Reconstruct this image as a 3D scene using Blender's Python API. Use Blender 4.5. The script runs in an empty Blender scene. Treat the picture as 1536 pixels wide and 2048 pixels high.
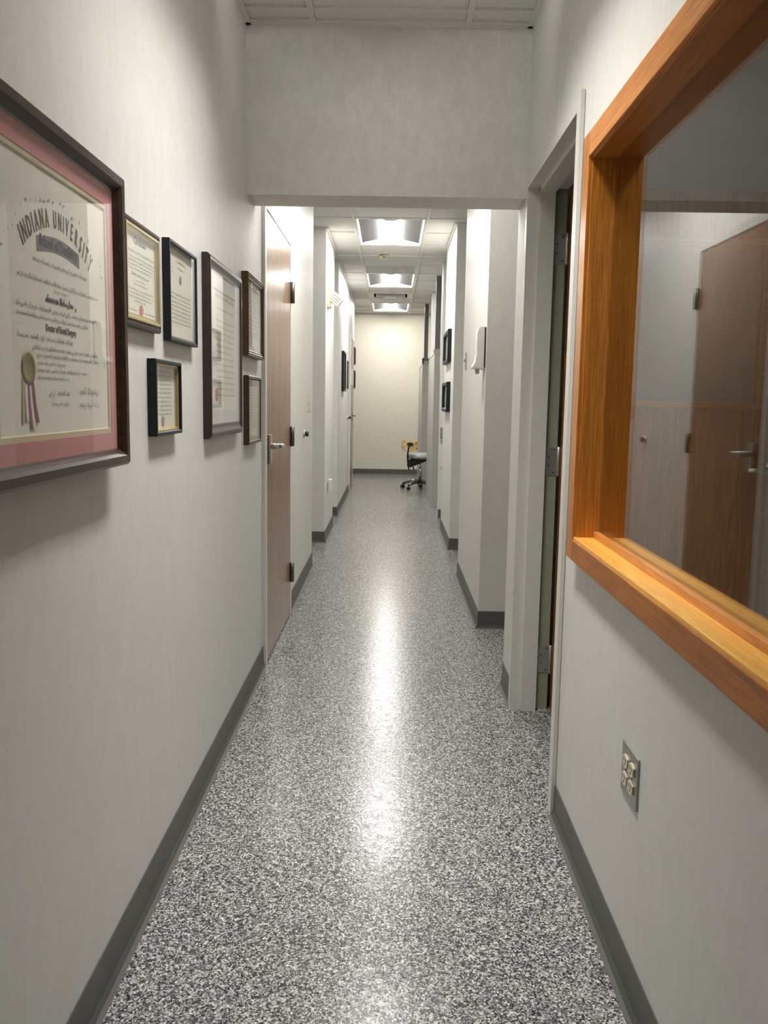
import bpy, bmesh, math, random
from mathutils import Vector, Matrix
random.seed(7)
SC = bpy.context.scene
COL = SC.collection

# ------------------------------------------------------------------ camera
CAM_H, FPX, PITCH, YAW, ROLL, CY = 1.28064, 1710.439, 0.1277475, -0.00565268, 0.0160948, 1021.052
fw = Vector((math.sin(YAW)*math.cos(PITCH), math.cos(YAW)*math.cos(PITCH), -math.sin(PITCH)))
rt0 = Vector((math.cos(YAW), -math.sin(YAW), 0)); up0 = rt0.cross(fw)
rt = rt0*math.cos(ROLL) + up0*math.sin(ROLL); up = up0*math.cos(ROLL) - rt0*math.sin(ROLL)
cam_data = bpy.data.cameras.new('camera'); cam = bpy.data.objects.new('camera', cam_data); COL.objects.link(cam)
M4 = Matrix((rt, up, -fw)).transposed().to_4x4(); M4.translation = Vector((0, 0, CAM_H)); cam.matrix_world = M4
cam_data.sensor_fit = 'VERTICAL'; cam_data.sensor_height = 24.0; cam_data.sensor_width = 18.0
cam_data.lens = FPX/2048*24.0; cam_data.shift_y = (CY-1024)/2048; cam_data.clip_start = 0.02
SC.camera = cam
# ------------------------------------------------------------------ light and exposure
W = bpy.data.worlds.new('world'); SC.world = W; W.use_nodes = True
W.node_tree.nodes['Background'].inputs[0].default_value = (1, 1, 1, 1)
W.node_tree.nodes['Background'].inputs[1].default_value = 0.0
LENS_CORRIDOR, LENS_HIDDEN, LENS_NEAR = 54.0, 42.0, 116.0
SC.view_settings.view_transform = 'Standard'; SC.view_settings.look = 'None'
SC.view_settings.gamma = 1.0; SC.view_settings.use_curve_mapping = False
SC.view_settings.exposure = 0.0

# ------------------------------------------------------------------ materials
def new_mat(name):
    m = bpy.data.materials.new(name); m.use_nodes = True
    nt = m.node_tree; b = nt.nodes['Principled BSDF']
    return m, nt, b
def lk(nt, a, b): nt.links.new(a, b)
def coords(nt, scale=(1, 1, 1), kind='Object'):
    tc = nt.nodes.new('ShaderNodeTexCoord'); mp = nt.nodes.new('ShaderNodeMapping')
    mp.inputs['Scale'].default_value = scale; lk(nt, tc.outputs[kind], mp.inputs['Vector']); return mp.outputs[0]
def noise(nt, vec, scale, detail=2, rough=.5, dist=0):
    n = nt.nodes.new('ShaderNodeTexNoise'); n.inputs['Scale'].default_value = scale; n.inputs['Detail'].default_value = detail
    n.inputs['Roughness'].default_value = rough; n.inputs['Distortion'].default_value = dist; lk(nt, vec, n.inputs['Vector']); return n.outputs[0]
def ramp(nt, fac, stops, mode='LINEAR'):
    r = nt.nodes.new('ShaderNodeValToRGB'); r.color_ramp.interpolation = mode
    e = r.color_ramp.elements
    while len(e) < len(stops): e.new(.5)
    for k, (p, c) in enumerate(stops): e[k].position = p; e[k].color = (*c, 1)
    lk(nt, fac, r.inputs[0]); return r.outputs[0]
def mixc(nt, fac, a, b, blend='MIX'):
    n = nt.nodes.new('ShaderNodeMix'); n.data_type = 'RGBA'; n.blend_type = blend
    if isinstance(fac, (int, float)): n.inputs[0].default_value = fac
    else: lk(nt, fac, n.inputs[0])
    for s, v in ((6, a), (7, b)):
        if isinstance(v, tuple): n.inputs[s].default_value = (*v, 1)
        else: lk(nt, v, n.inputs[s])
    return n.outputs[2]
def bump(nt, b, height, strength=.1, dist=.002):
    n = nt.nodes.new('ShaderNodeBump'); n.inputs['Strength'].default_value = strength; n.inputs['Distance'].default_value = dist
    lk(nt, height, n.inputs['Height']); lk(nt, n.outputs[0], b.inputs['Normal'])
def plain(name, col, rough=.5, metal=0.0, coat=0.0, var=.06, scale=30, spec=.5):
    m, nt, b = new_mat(name)
    v = coords(nt); n = noise(nt, v, scale, 3)
    lo = tuple(c*(1-var) for c in col); hi = tuple(min(1, c*(1+var)) for c in col)
    lk(nt, ramp(nt, n, [(.3, lo), (.7, hi)]), b.inputs['Base Color'])
    b.inputs['Roughness'].default_value = rough; b.inputs['Metallic'].default_value = metal
    b.inputs['Coat Weight'].default_value = coat; b.inputs['Coat Roughness'].default_value = .08
    b.inputs['Specular IOR Level'].default_value = spec
    return m
def brushed(name, col, rough=.3, axis=2):
    m, nt, b = new_mat(name)
    s = [400, 400, 400]; s[axis] = 8
    n = noise(nt, coords(nt, tuple(s)), 1, 2)
    lk(nt, ramp(nt, n, [(.3, tuple(c*.88 for c in col)), (.7, col)]), b.inputs['Base Color'])
    b.inputs['Metallic'].default_value = 1; b.inputs['Roughness'].default_value = rough
    bump(nt, b, n, .08, .0005)
    return m
def wall_paint(name, col, strokes=(1, 1, .42), amount=.05):
    m, nt, b = new_mat(name)
    v = coords(nt, strokes)
    fine = noise(nt, v, 95, 4, .65); mid = noise(nt, v, 26, 3, .6); big = noise(nt, coords(nt), 2.2, 3)
    a = mixc(nt, .5, ramp(nt, fine, [(.3, (0, 0, 0)), (.7, (1, 1, 1))]), ramp(nt, mid, [(.35, (0, 0, 0)), (.65, (1, 1, 1))]))
    c = ramp(nt, a, [(0, tuple(x*(1-amount) for x in col)), (1, tuple(x*(1+amount) for x in col))])
    tint = ramp(nt, big, [(.35, (1.0, .985, .985)), (.65, (.985, 1.0, .98))])
    lk(nt, mixc(nt, 1.0, c, tint, 'MULTIPLY'), b.inputs['Base Color'])
    b.inputs['Roughness'].default_value = .48; b.inputs['Specular IOR Level'].default_value = .35
    bump(nt, b, fine, .12, .0012)
    return m
def wood(name, dark, light, axis=2, rough=.32, coat=.25, ring=1.0, grain=1.0):
    m, nt, b = new_mat(name)
    s = [1, 1, 1]; s[axis] = .055
    v = coords(nt, tuple(s))
    big = noise(nt, v, 16*ring, 3, .55, 1.2)
    wv = nt.nodes.new('ShaderNodeMath'); wv.operation = 'SINE'
    mu = nt.nodes.new('ShaderNodeMath'); mu.operation = 'MULTIPLY'; mu.inputs[1].default_value = 34
    lk(nt, big, mu.inputs[0]); lk(nt, mu.outputs[0], wv.inputs[0])
    s2 = [1, 1, 1]; s2[axis] = .02
    pores = noise(nt, coords(nt, tuple(s2)), 420*grain, 2, .6)
    rings = ramp(nt, wv.outputs[0], [(0.0, (.3, .3, .3)), (1.0, (.75, .75, .75))])
    f = mixc(nt, .42, rings, ramp(nt, pores, [(.36, (0, 0, 0)), (.62, (1, 1, 1))]))
    c = ramp(nt, f, [(.1, dark), (.75, light)])
    lk(nt, c, b.inputs['Base Color'])
    b.inputs['Roughness'].default_value = rough; b.inputs['Coat Weight'].default_value = coat; b.inputs['Coat Roughness'].default_value = .12
    bump(nt, b, pores, .06, .0006)
    return m
def glass_mat(name, f0=.10, tint=(1, 1, 1), ks=1.0):
    m = bpy.data.materials.new(name); m.use_nodes = True; nt = m.node_tree
    for n in list(nt.nodes):
        if n.type != 'OUTPUT_MATERIAL': nt.nodes.remove(n)
    out = nt.nodes['Material Output']
    g = nt.nodes.new('ShaderNodeNewGeometry'); d = nt.nodes.new('ShaderNodeVectorMath'); d.operation = 'DOT_PRODUCT'
    lk(nt, g.outputs['Normal'], d.inputs[0]); lk(nt, g.outputs['Incoming'], d.inputs[1])
    def mth(op, a, b=None):
        n = nt.nodes.new('ShaderNodeMath'); n.operation = op
        for i, x in enumerate((a, b)):
            if x is None: continue
            if isinstance(x, (int, float)): n.inputs[i].default_value = x
            else: lk(nt, x, n.inputs[i])
        return n.outputs[0]
    c = mth('ABSOLUTE', d.outputs['Value']); k = mth('POWER', mth('SUBTRACT', 1.0, c), 5.0)
    r = mth('ADD', f0, mth('MULTIPLY', k, (1-f0)*ks))
    t = nt.nodes.new('ShaderNodeBsdfTransparent'); t.inputs[0].default_value = (*tint, 1)
    gl = nt.nodes.new('ShaderNodeBsdfGlossy'); gl.inputs['Roughness'].default_value = 0.0
    mx = nt.nodes.new('ShaderNodeMixShader'); lk(nt, r, mx.inputs[0]); lk(nt, t.outputs[0], mx.inputs[1]); lk(nt, gl.outputs[0], mx.inputs[2])
    lk(nt, mx.outputs[0], out.inputs[0])
    return m
def lamp_mat(name, strength, col=(1, .98, .94)):
    m, nt, b = new_mat(name)
    n = noise(nt, coords(nt), 4, 1)
    b.inputs['Base Color'].default_value = (.9, .9, .88, 1)
    lk(nt, ramp(nt, n, [(0, tuple(c*.98 for c in col)), (1, col)]), b.inputs['Emission Color'])
    b.inputs['Emission Strength'].default_value = strength
    return m
def floor_mat():
    m, nt, b = new_mat('flake_floor')
    v = coords(nt)
    dn = nt.nodes.new('ShaderNodeTexNoise'); dn.inputs['Scale'].default_value = 160; dn.inputs['Detail'].default_value = 1
    lk(nt, v, dn.inputs['Vector'])
    vm = nt.nodes.new('ShaderNodeVectorMath'); vm.operation = 'SCALE'; vm.inputs['Scale'].default_value = .006
    lk(nt, dn.outputs['Color'], vm.inputs[0])
    va = nt.nodes.new('ShaderNodeVectorMath'); va.operation = 'ADD'; lk(nt, v, va.inputs[0]); lk(nt, vm.outputs[0], va.inputs[1])
    cols = []
    for sc in (172, 268):
        vo = nt.nodes.new('ShaderNodeTexVoronoi'); vo.inputs['Scale'].default_value = sc; lk(nt, va.outputs[0], vo.inputs['Vector'])
        sp = nt.nodes.new('ShaderNodeSeparateColor'); lk(nt, vo.outputs['Color'], sp.inputs[0]); cols.append(sp.outputs)
    A = ramp(nt, cols[0][0], [(0, (.018, .019, .025)), (.18, (.06, .062, .072)), (.34, (.15, .15, .155)), (.53, (.27, .266, .254)), (.72, (.43, .425, .395)), (.89, (.66, .65, .61))], 'CONSTANT')
    B = ramp(nt, cols[1][1], [(0, (.02, .02, .028)), (.21, (.085, .085, .095)), (.44, (.235, .232, .228)), (.67, (.43, .42, .395)), (.86, (.68, .67, .63))], 'CONSTANT')
    sel = ramp(nt, cols[1][2], [(0, (0, 0, 0)), (.45, (1, 1, 1))], 'CONSTANT')
    lk(nt, mixc(nt, sel, A, B), b.inputs['Base Color'])
    ro = noise(nt, v, 30, 3)
    rr = ramp(nt, ro, [(.3, (.17, .17, .17)), (.7, (.27, .27, .27))]); lk(nt, rr, b.inputs['Roughness'])
    b.inputs['Specular IOR Level'].default_value = .4
    wav = noise(nt, v, 55, 3, .6)
    bump(nt, b, wav, .32, .0016)
    return m
def tile_mat():
    m, nt, b = new_mat('mineral_tile')
    v = coords(nt); p = noise(nt, v, 260, 2, .7); q = noise(nt, v, 70, 3)
    a = ramp(nt, p, [(.30, (.56, .55, .51)), (.42, (.86, .85, .80))]); c = ramp(nt, q, [(.35, (.93, .93, .93)), (.65, (1, 1, 1))])
    lk(nt, mixc(nt, 1, a, c, 'MULTIPLY'), b.inputs['Base Color']); b.inputs['Roughness'].default_value = .9
    bump(nt, b, p, .4, .002)
    return m
def stool_pad(): return plain('grey_vinyl', (.42, .42, .40), .42, var=.03)

WALL = wall_paint('grey_wall', (.74, .726, .695))
WALLH = wall_paint('header_wall', (.74, .726, .695), (1, 1, .55), .09)
WALLE = wall_paint('end_wall', (.75, .70, .605))
WALLE.node_tree.nodes['Principled BSDF'].inputs['Roughness'].default_value = .75
WALLE.node_tree.nodes['Principled BSDF'].inputs['Specular IOR Level'].default_value = .15
FLOOR = floor_mat(); TILE = tile_mat()
TBAR = plain('painted_tbar', (.80, .79, .75), .5, var=.02)
RUB = plain('rubber_base', (.098, .100, .090), .45, var=.1, scale=12)
FRAME = plain('painted_steel', (.70, .685, .64), .35, var=.02)
FRAME_SHADE = plain('shaded_steel', (.30, .33, .24), .4, var=.03)  # same frame steel, with the shade behind the stop put into its colour
DOORW = wood('door_veneer', (.13, .062, .027), (.37, .20, .095), 2, .3, .18, .7)
OAKV = wood('oak_vertical', (.33, .105, .010), (.66, .26, .038), 2)
OAKC = wood('oak_lit', (.46, .165, .035), (.74, .31, .085), 1, .35, .1)  # lighter copy of the window oak, stronger light put into the colour
OAKH = wood('oak_shaded', (.28, .085, .010), (.49, .17, .026), 1, .4, .04)  # darker copy of the same oak, weaker light put into the colour
OAKS = wood('oak_sill_lit', (.80, .36, .055), (.97, .54, .11), 1, .3)  # lighter sill wood, brightened further to stand in for strong downlight
OAKX = wood('oak_crosswise', (.34, .12, .02), (.58, .26, .06), 0)
OAKD = wood('oak_door', (.20, .065, .010), (.42, .165, .035), 2, .3, .3, .8)
NICKEL = brushed('satin_nickel', (.62, .60, .56), .28, 1)
STEELP = brushed('stainless_plate', (.46, .46, .44), .38, 2)
HINGED = brushed('dark_hinge', (.20, .19, .175), .35, 2)
HINGEL = brushed('steel_hinge', (.58, .59, .58), .42, 2)
SCREW = plain('screw_head', (.2, .2, .2), .4, .8)
BLACK = plain('black_lacquer', (.008, .012, .017), .42, spec=.3)
BLACKP = plain('black_plastic', (.015, .015, .016), .4)
WALNUT = wood('walnut_frame', (.014, .006, .004), (.055, .024, .013), 1, .4, .12)
MAHOG = wood('mahogany_frame', (.012, .006, .005), (.038, .019, .014), 1, .34, .12)
BRONZE = plain('bronze_frame', (.12, .082, .035), .38, .55, var=.12)
BRONZED = plain('dark_bronze_frame', (.07, .052, .030), .35, .5, var=.12)
GOLDLIP = plain('gilt_lip', (.62, .50, .24), .35, .6)
PINK = plain('rose_mat', (.60, .25, .245), .85, var=.03, scale=200)
CREAM = plain('cream_mat', (.66, .56, .38), .8, var=.02)
PAPER = plain('parchment', (.87, .84, .73), .8, var=.03, scale=18)
PAPERW = plain('white_paper', (.78, .77, .72), .8, var=.02)
INK = plain('ink', (.055, .055, .06), .8)
INKG = plain('pale_ink', (.30, .29, .27), .8)
INKB = plain('banner_ink', (.17, .17, .19), .8)
REDINK = plain('red_seal_ink', (.50, .17, .15), .8)
GOLDS = plain('gold_foil', (.30, .235, .10), .5, .3, var=.15, scale=300)
RIBW = plain('white_ribbon', (.80, .77, .72), .6)
RIBR = plain('maroon_ribbon', (.30, .075, .095), .6)
RIBC = plain('tan_ribbon', (.50, .42, .26), .6)
GLASS = glass_mat('window_glass'); PICGLASS = glass_mat('picture_glass', .05, ks=.55)
WHITEP = plain('white_plastic', (.80, .79, .76), .35, var=.02)
GREYP = plain('grey_plastic', (.55, .54, .52), .4, var=.02)
IVORY = plain('ivory_plastic', (.72, .64, .46), .3, var=.03)
BEIGEP = plain('beige_plastic', (.72, .66, .45), .45, var=.03)
TROFF = plain('white_enamel', (.82, .82, .80), .45, var=.01)
REFL = plain('grey_reflector', (.10, .10, .097), .55, var=.03)
GRILLED = plain('added_baffle', (.12, .12, .12), .5)
GRILLE = plain('grey_grille', (.74, .73, .71), .6, var=.1, scale=400)
DARK = plain('dark_void', (.03, .03, .03), .8)
LENSC = lamp_mat('corridor_lens', LENS_CORRIDOR); LENSH = lamp_mat('hidden_lens', LENS_HIDDEN); LENSN = lamp_mat('near_lens', LENS_NEAR)
PANELG = plain('grey_laminate', (.44, .43, .40), .45, var=.02)
POLEG = plain('dark_grey_pole', (.12, .13, .125), .4, .3)
TANSH = plain('tan_shell', (.66, .47, .22), .4, var=.03)
VINYL = stool_pad()
ALU = brushed('dull_aluminium', (.28, .28, .28), .35, 0)
CHROME = brushed('chrome', (.6, .6, .58), .15, 2)
BLUEG = plain('blue_grey_plastic', (.22, .24, .26), .5)

# ------------------------------------------------------------------ mesh builder
class MB:
    def __init__(s): s.bm = bmesh.new(); s.mi = 0
    def face(s, pts):
        f = s.bm.faces.new([s.bm.verts.new(p) for p in pts]); f.material_index = s.mi; return f
    def box(s, x0, x1, y0, y1, z0, z1, mat=None, bev=0):
        t = bmesh.new(); bmesh.ops.create_cube(t, size=1)
        for v in t.verts:
            v.co = Vector((x0 if v.co.x < 0 else x1, y0 if v.co.y < 0 else y1, z0 if v.co.z < 0 else z1))
        if bev: bmesh.ops.bevel(t, geom=list(t.edges), offset=bev, segments=2, affect='EDGES', profile=.6)
        s.merge(t, mat); return s
    def merge(s, t, mat=None):
        if mat is not None: bmesh.ops.transform(t, matrix=mat, verts=list(t.verts))
        mp = {v: s.bm.verts.new(v.co) for v in t.verts}
        for f in t.faces:
            try: g = s.bm.faces.new([mp[v] for v in f.verts]); g.material_index = s.mi; g.smooth = f.smooth
            except ValueError: pass
        t.free()
    def prism(s, poly, axis, a, b, mat=None, bev=0):
        """extrude a 2-D polygon along axis from a to b; poly coords are the two other axes in order"""
        t = bmesh.new(); o = [i for i in range(3) if i != axis]
        def mk(p, q):
            c = [0, 0, 0]; c[o[0]], c[o[1]] = p; c[axis] = q; return t.verts.new(c)
        A = [mk(p, a) for p in poly]; B = [mk(p, b) for p in poly]; n = len(poly)
        t.faces.new(A); t.faces.new(B[::-1])
        for i in range(n): t.faces.new([A[i], B[i], B[(i+1) % n], A[(i+1) % n]])
        bmesh.ops.recalc_face_normals(t, faces=list(t.faces))
        if bev: bmesh.ops.bevel(t, geom=list(t.edges), offset=bev, segments=2, affect='EDGES')
        s.merge(t, mat); return s
    def lathe(s, prof, c, axis=2, seg=24, mat=None):
        """prof: [(radius, offset along axis)]"""
        t = bmesh.new(); rings = []
        o = [i for i in range(3) if i != axis]
        for r, h in prof:
            ring = []
            for k in range(seg):
                a = 2*math.pi*k/seg; p = [0, 0, 0]; p[o[0]] = c[o[0]]+r*math.cos(a); p[o[1]] = c[o[1]]+r*math.sin(a); p[axis] = c[axis]+h
                ring.append(t.verts.new(p))
            rings.append(ring)
        for i in range(len(rings)-1):
            for k in range(seg):
                f = t.faces.new([rings[i][k], rings[i][(k+1) % seg], rings[i+1][(k+1) % seg], rings[i+1][k]]); f.smooth = True
        t.faces.new(rings[0]); t.faces.new(rings[-1])
        bmesh.ops.recalc_face_normals(t, faces=list(t.faces)); s.merge(t, mat); return s
    def tube(s, pts, r, seg=10):
        t = bmesh.new(); pts = [Vector(p) for p in pts]; rings = []
        rad = r if isinstance(r, (list, tuple)) else [r]*len(pts)
        ref = Vector((0, 0, 1))
        for i, p in enumerate(pts):
            d = (pts[min(i+1, len(pts)-1)]-pts[max(i-1, 0)]).normalized()
            rr = ref if abs(d.dot(ref)) < .95 else Vector((0, 1, 0))
            u = d.cross(rr).normalized(); w = d.cross(u).normalized()
            rings.append([t.verts.new(p+u*rad[i]*math.cos(2*math.pi*k/seg)+w*rad[i]*math.sin(2*math.pi*k/seg)) for k in range(seg)])
        for i in range(len(rings)-1):
            for k in range(seg):
                f = t.faces.new([rings[i][k], rings[i][(k+1) % seg], rings[i+1][(k+1) % seg], rings[i+1][k]]); f.smooth = True
        t.faces.new(rings[0]); t.faces.new(rings[-1])
        bmesh.ops.recalc_face_normals(t, faces=list(t.faces)); s.merge(t); return s
    def build(s, name, mats, parent=None):
        if not isinstance(mats, (list, tuple)): mats = [mats]
        me = bpy.data.meshes.new(name); s.bm.normal_update(); s.bm.to_mesh(me); s.bm.free()
        for m in mats: me.materials.append(m)
        o = bpy.data.objects.new(name, me); COL.objects.link(o)
        if parent is not None:
            off = Vector((0, 0, 0)); q = parent
            while q is not None: off += q.location; q = q.parent
            me.transform(Matrix.Translation(-off)); o.parent = parent
        return o
def tag(o, label, cat, group=None, kind=None):
    o['label'] = label; o['category'] = cat
    if group: o['group'] = group
    if kind: o['kind'] = kind
    return o
def thing(name, loc, label, cat, group=None, kind=None):
    o = bpy.data.objects.new(name, None); COL.objects.link(o); o.location = loc; o.empty_display_size = .05
    return tag(o, label, cat, group, kind)
def struct(mb, name, mats, label, cat): return tag(mb.build(name, mats), label, cat, None, 'structure')
def setlabel(o, s): o['label'] = s; return o

# ================================================================== SETTING
H = 2.75
LX, RX = -.595, .535
tag(MB().box(-3.1, 3.1, -3.1, 15.0, -.1, 0).build('floor', FLOOR), 'speckled grey flake floor running the length of the corridor', 'floor', None, 'structure')

# left walls
m = MB()
m.box(-.715, LX, -3, 3.985, 0, H); m.box(-.715, LX, 3.985, 5.05, 2.19, H)
m.prism([(LX, 5.05), (LX, 6.56), (-2.5, 6.56), (-2.5, 6.44), (-.715, 6.44), (-.715, 5.05)], 2, 0, H)
struct(m, 'wall_left', WALL, 'grey left wall with the diplomas and the nearer brown door', 'wall')
m = MB().prism([(-.58, 7.62), (-.58, 8.73), (-2.5, 8.73), (-2.5, 8.61), (-.70, 8.61), (-.70, 7.74), (-2.5, 7.74), (-2.5, 7.62)], 2, 0, H)
struct(m, 'wall_left', WALL, 'grey left wall stub carrying the emergency light', 'wall')
m = MB().prism([(-.58, 9.42), (-.58, 12.12), (-.70, 12.12), (-.70, 9.54), (-2.5, 9.54), (-2.5, 9.42)], 2, 0, H)
m.box(-.70, -.58, 12.12, 13.14, 2.19, H); m.box(-.70, -.58, 13.14, 13.42, 0, H)
struct(m, 'wall_left', WALL, 'grey far left wall with the far door', 'wall')
struct(MB().box(-3.1, -2.5, -3, 14.85, 0, H), 'wall_left', WALL, 'grey outer wall closing the side passages on the left', 'wall')
# right walls
m = MB()
WY0, WY1, WZ0, WZ1 = .72, 2.352, .900, 1.940
m.box(RX, .655, -3, WY0, 0, H); m.box(RX, .655, WY0, WY1, 0, WZ0); m.box(RX, .655, WY0, WY1, WZ1, H); m.box(RX, .655, WY1, 2.54, 0, H)
m.box(RX, .655, 2.54, 3.505, 2.155, H)
m.prism([(RX, 3.505), (RX, 3.80), (3.0, 3.80), (3.0, 3.62), (.655, 3.62), (.655, 3.505)], 2, 0, H)
struct(m, 'wall_right', WALL, 'grey right wall with the oak window and open doorway', 'wall')
m = MB().prism([(.52, 4.76), (.52, 6.28), (3.0, 6.28), (3.0, 6.16), (.64, 6.16), (.64, 4.88), (3.0, 4.88), (3.0, 4.76)], 2, 0, H)
struct(m, 'wall_right', WALL, 'grey right wall stub carrying the white dispenser', 'wall')
m = MB().prism([(.53, 7.355), (.53, 8.65), (3.0, 8.65), (3.0, 8.53), (.65, 8.53), (.65, 7.475), (3.0, 7.475), (3.0, 7.355)], 2, 0, H)
struct(m, 'wall_right', WALL, 'grey right wall stub carrying two black frames', 'wall')
struct(MB().box(.542, 3.0, 9.36, 9.62, 0, H), 'wall_right', WALL, 'narrow grey right wall end beside the first partition pole', 'wall')
struct(MB().box(.54, 3.0, 11.92, 12.04, 0, H), 'wall_right', WALL, 'grey cross wall behind the first half-height partition', 'wall')
struct(MB().box(3.0, 3.1, -3, 14.85, 0, H), 'wall_right', WALL, 'grey outer wall closing the rooms on the right', 'wall')
struct(MB().box(-3.1, 3.1, 14.85, 15.0, 0, H), 'wall_far', WALLE, 'pale end wall of the corridor behind the stool', 'wall')
struct(MB().box(-3.1, 3.1, -3.1, -3, 0, H), 'wall_near', WALL, 'grey wall behind the viewer', 'wall')
struct(MB().box(.655, 3.0, -.12, 0, 0, H), 'wall_near', WALL, 'grey rear wall of the dark room behind the window', 'wall')
struct(MB().box(LX, RX, 3.59, 3.80, 2.10, H), 'wall_header', WALLH, 'grey dropped header across the corridor under the ceiling', 'wall')

# ceiling: tiles with openings, T-bars and wall angle
PY, PX = .6065, .6096
GX = [-.33+PX*k for k in range(-5, 7)]
GYF = [7.2+PY*k for k in range(-6, 14)]
GYN = [3.455-PY*k for k in range(0, 12)]
LIGHTS_F = [(7.2-5*PY), 7.2, 7.2+5*PY, 7.2+10*PY]
NEAR_L0 = GYN[3]
holes = [(y, y+2*PY) for y in LIGHTS_F+[NEAR_L0]] + [(7.2+4*PY, 7.2+5*PY), (7.2+8*PY, 7.2+9*PY)]
m = MB()
def tiles(ys):
    for j in range(len(ys)-1):
        for i in range(len(GX)-1):
            x0, x1, y0, y1 = GX[i], GX[i+1], ys[j], ys[j+1]
            if abs(x0+.33) < .01 and any(a-.01 < (y0+y1)/2 < b+.01 for a, b in holes): continue
            m.box(x0+.012, x1-.012, y0+.012, y1-.012, H+.006, H+.024, bev=.003)
tiles(sorted(GYF)+[15.0] if GYF[-1] < 15.0 else GYF)
yn = sorted(GYN); tiles(yn+[3.70])
m.mi = 1
for y in GYF+GYN:
    if any(a+.1 < y < b-.1 for a, b in holes): m.box(-3, GX[5], y-.012, y+.012, H-.003, H+.008); m.box(GX[6], 3, y-.012, y+.012, H-.003, H+.008)
    else: m.box(-3, 3, y-.012, y+.012, H-.003, H+.008)
for x in GX: m.box(x-.012, x+.012, -3, 15, H-.004, H+.007)
# wall angle strips
for (x0, x1, y0, y1) in [(LX, LX+.02, -3, 3.59), (RX-.02, RX, -3, 3.59), (LX, RX, 3.57, 3.59), (LX, LX+.02, 3.8, 6.56), (-.58, -.56, 7.62, 8.73), (-.58, -.56, 9.42, 13.42),
                         (.50, .52, 4.76, 6.28), (.51, .53, 7.355, 8.65), (-3, 3, 14.83, 14.85), (-2.5, -.58, 7.6, 7.62), (-2.5, -.58, 9.4, 9.42), (.53, 3, 7.335, 7.355)]:
    m.box(x0, x1, y0, y1, H-.006, H+.004)
m.mi = 2
m.box(-3.1, 3.1, -3.1, 15.0, H+.16, H+.2)
struct(m, 'ceiling', [TILE, TBAR, DARK], 'white speckled tile ceiling in a metal grid', 'ceiling')

# baseboards (cove profile)
def base(x, y0, y1, sgn, side, label):
    pr = [(x, 0), (x+sgn*.022, 0), (x+sgn*.012, .006), (x+sgn*.006, .022), (x+sgn*.004, .098), (x+sgn*.002, .102), (x, .102)]
    return MB().prism(pr, 1, y0, y1), side, label
def base_cross(y, x0, x1):   # faces -Y
    pr = [(y, 0), (y-.018, 0), (y-.010, .006), (y-.006, .022), (y-.004, .098), (y-.002, .102), (y, .102)]
    return MB().prism(pr, 0, x0, x1)
for (x, y0, y1, sg, side, lab) in [
        (LX, -3, 3.985, 1, 'left', 'dark rubber baseboard under the diplomas on the left wall'),
        (LX, 5.05, 6.56, 1, 'left', 'dark rubber baseboard between the brown door and the side passage'),
        (-.58, 7.616, 8.73, 1, 'left', 'dark rubber baseboard along the wall under the emergency light'),
        (-.58, 9.416, 12.08, 1, 'left', 'dark rubber baseboard leading to the far left door'),
        (RX, -3, 2.536, -1, 'right', 'dark rubber baseboard below the oak window'),
        (RX, 3.51, 3.80, -1, 'right', 'short dark baseboard piece beside the open doorway'),
        (.52, 4.756, 6.28, -1, 'right', 'dark rubber baseboard along the wall under the dispenser'),
        (.53, 7.351, 8.65, -1, 'right', 'dark rubber baseboard under the two black frames')]:
    mb, s_, l_ = base(x, y0, y1, sg, side, lab); struct(mb, 'baseboard_'+s_, RUB, l_, 'baseboard')
for (y, x0, x1, side, lab) in [(7.62, -2.5, -.578, 'left', 'dark baseboard on the nearer left wall end face'), (9.42, -2.5, -.578, 'left', 'dark baseboard on the further left wall end face'),
                               (4.76, .518, 3, 'right', 'dark baseboard on the wall end face nearest the doorway'), (7.355, .528, 3, 'right', 'dark baseboard on the wall end below the two black frames'),
                               (9.36, .54, 3, 'right', 'dark baseboard on the narrow wall end by the partition'), (14.85, -3, 3, 'far', 'dark baseboard along the end wall')]:
    struct(base_cross(y, x0, x1), 'baseboard_'+side, RUB, lab, 'baseboard')

# ------------------------------------------------------------------ doors
def knuckle(par, x, y, z0, z1, mat, r=.009):
    o = MB().lathe([(.4*r, -.004), (r, 0), (r, z1-z0), (.4*r, z1-z0+.004)], (x, y, z0), 2, 16).build('hinge', mat, par); return o
def lever(par, y, z, x, dirY, mat, plate=True, sx=1):
    """lever on a left-wall door (faces +X when sx=1)"""
    b = MB()
    if plate: b.box(min(x, x+sx*.012), max(x, x+sx*.012), y-.032, y+.032, z-.085, z+.055, bev=.003)
    else: b.lathe([(.033, 0), (.033, .010), (.027, .013)], (x, y, z), 0, 24)
    o = b.build('escutcheon', mat, par)
    h = MB().lathe([(.014, 0), (.014, .045), (.012, .052)] if sx > 0 else [(.014, 0), (.014, -.045), (.012, -.052)], (x, y, z), 0, 16)
    h.tube([(x+sx*.045, y, z), (x+sx*.052, y+dirY*.02, z), (x+sx*.052, y+dirY*.06, z-.002), (x+sx*.050, y+dirY*.125, z-.003)], [.0135, .0125, .0115, .0105], 14)
    h.build('lever_handle', mat, par); return o

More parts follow.
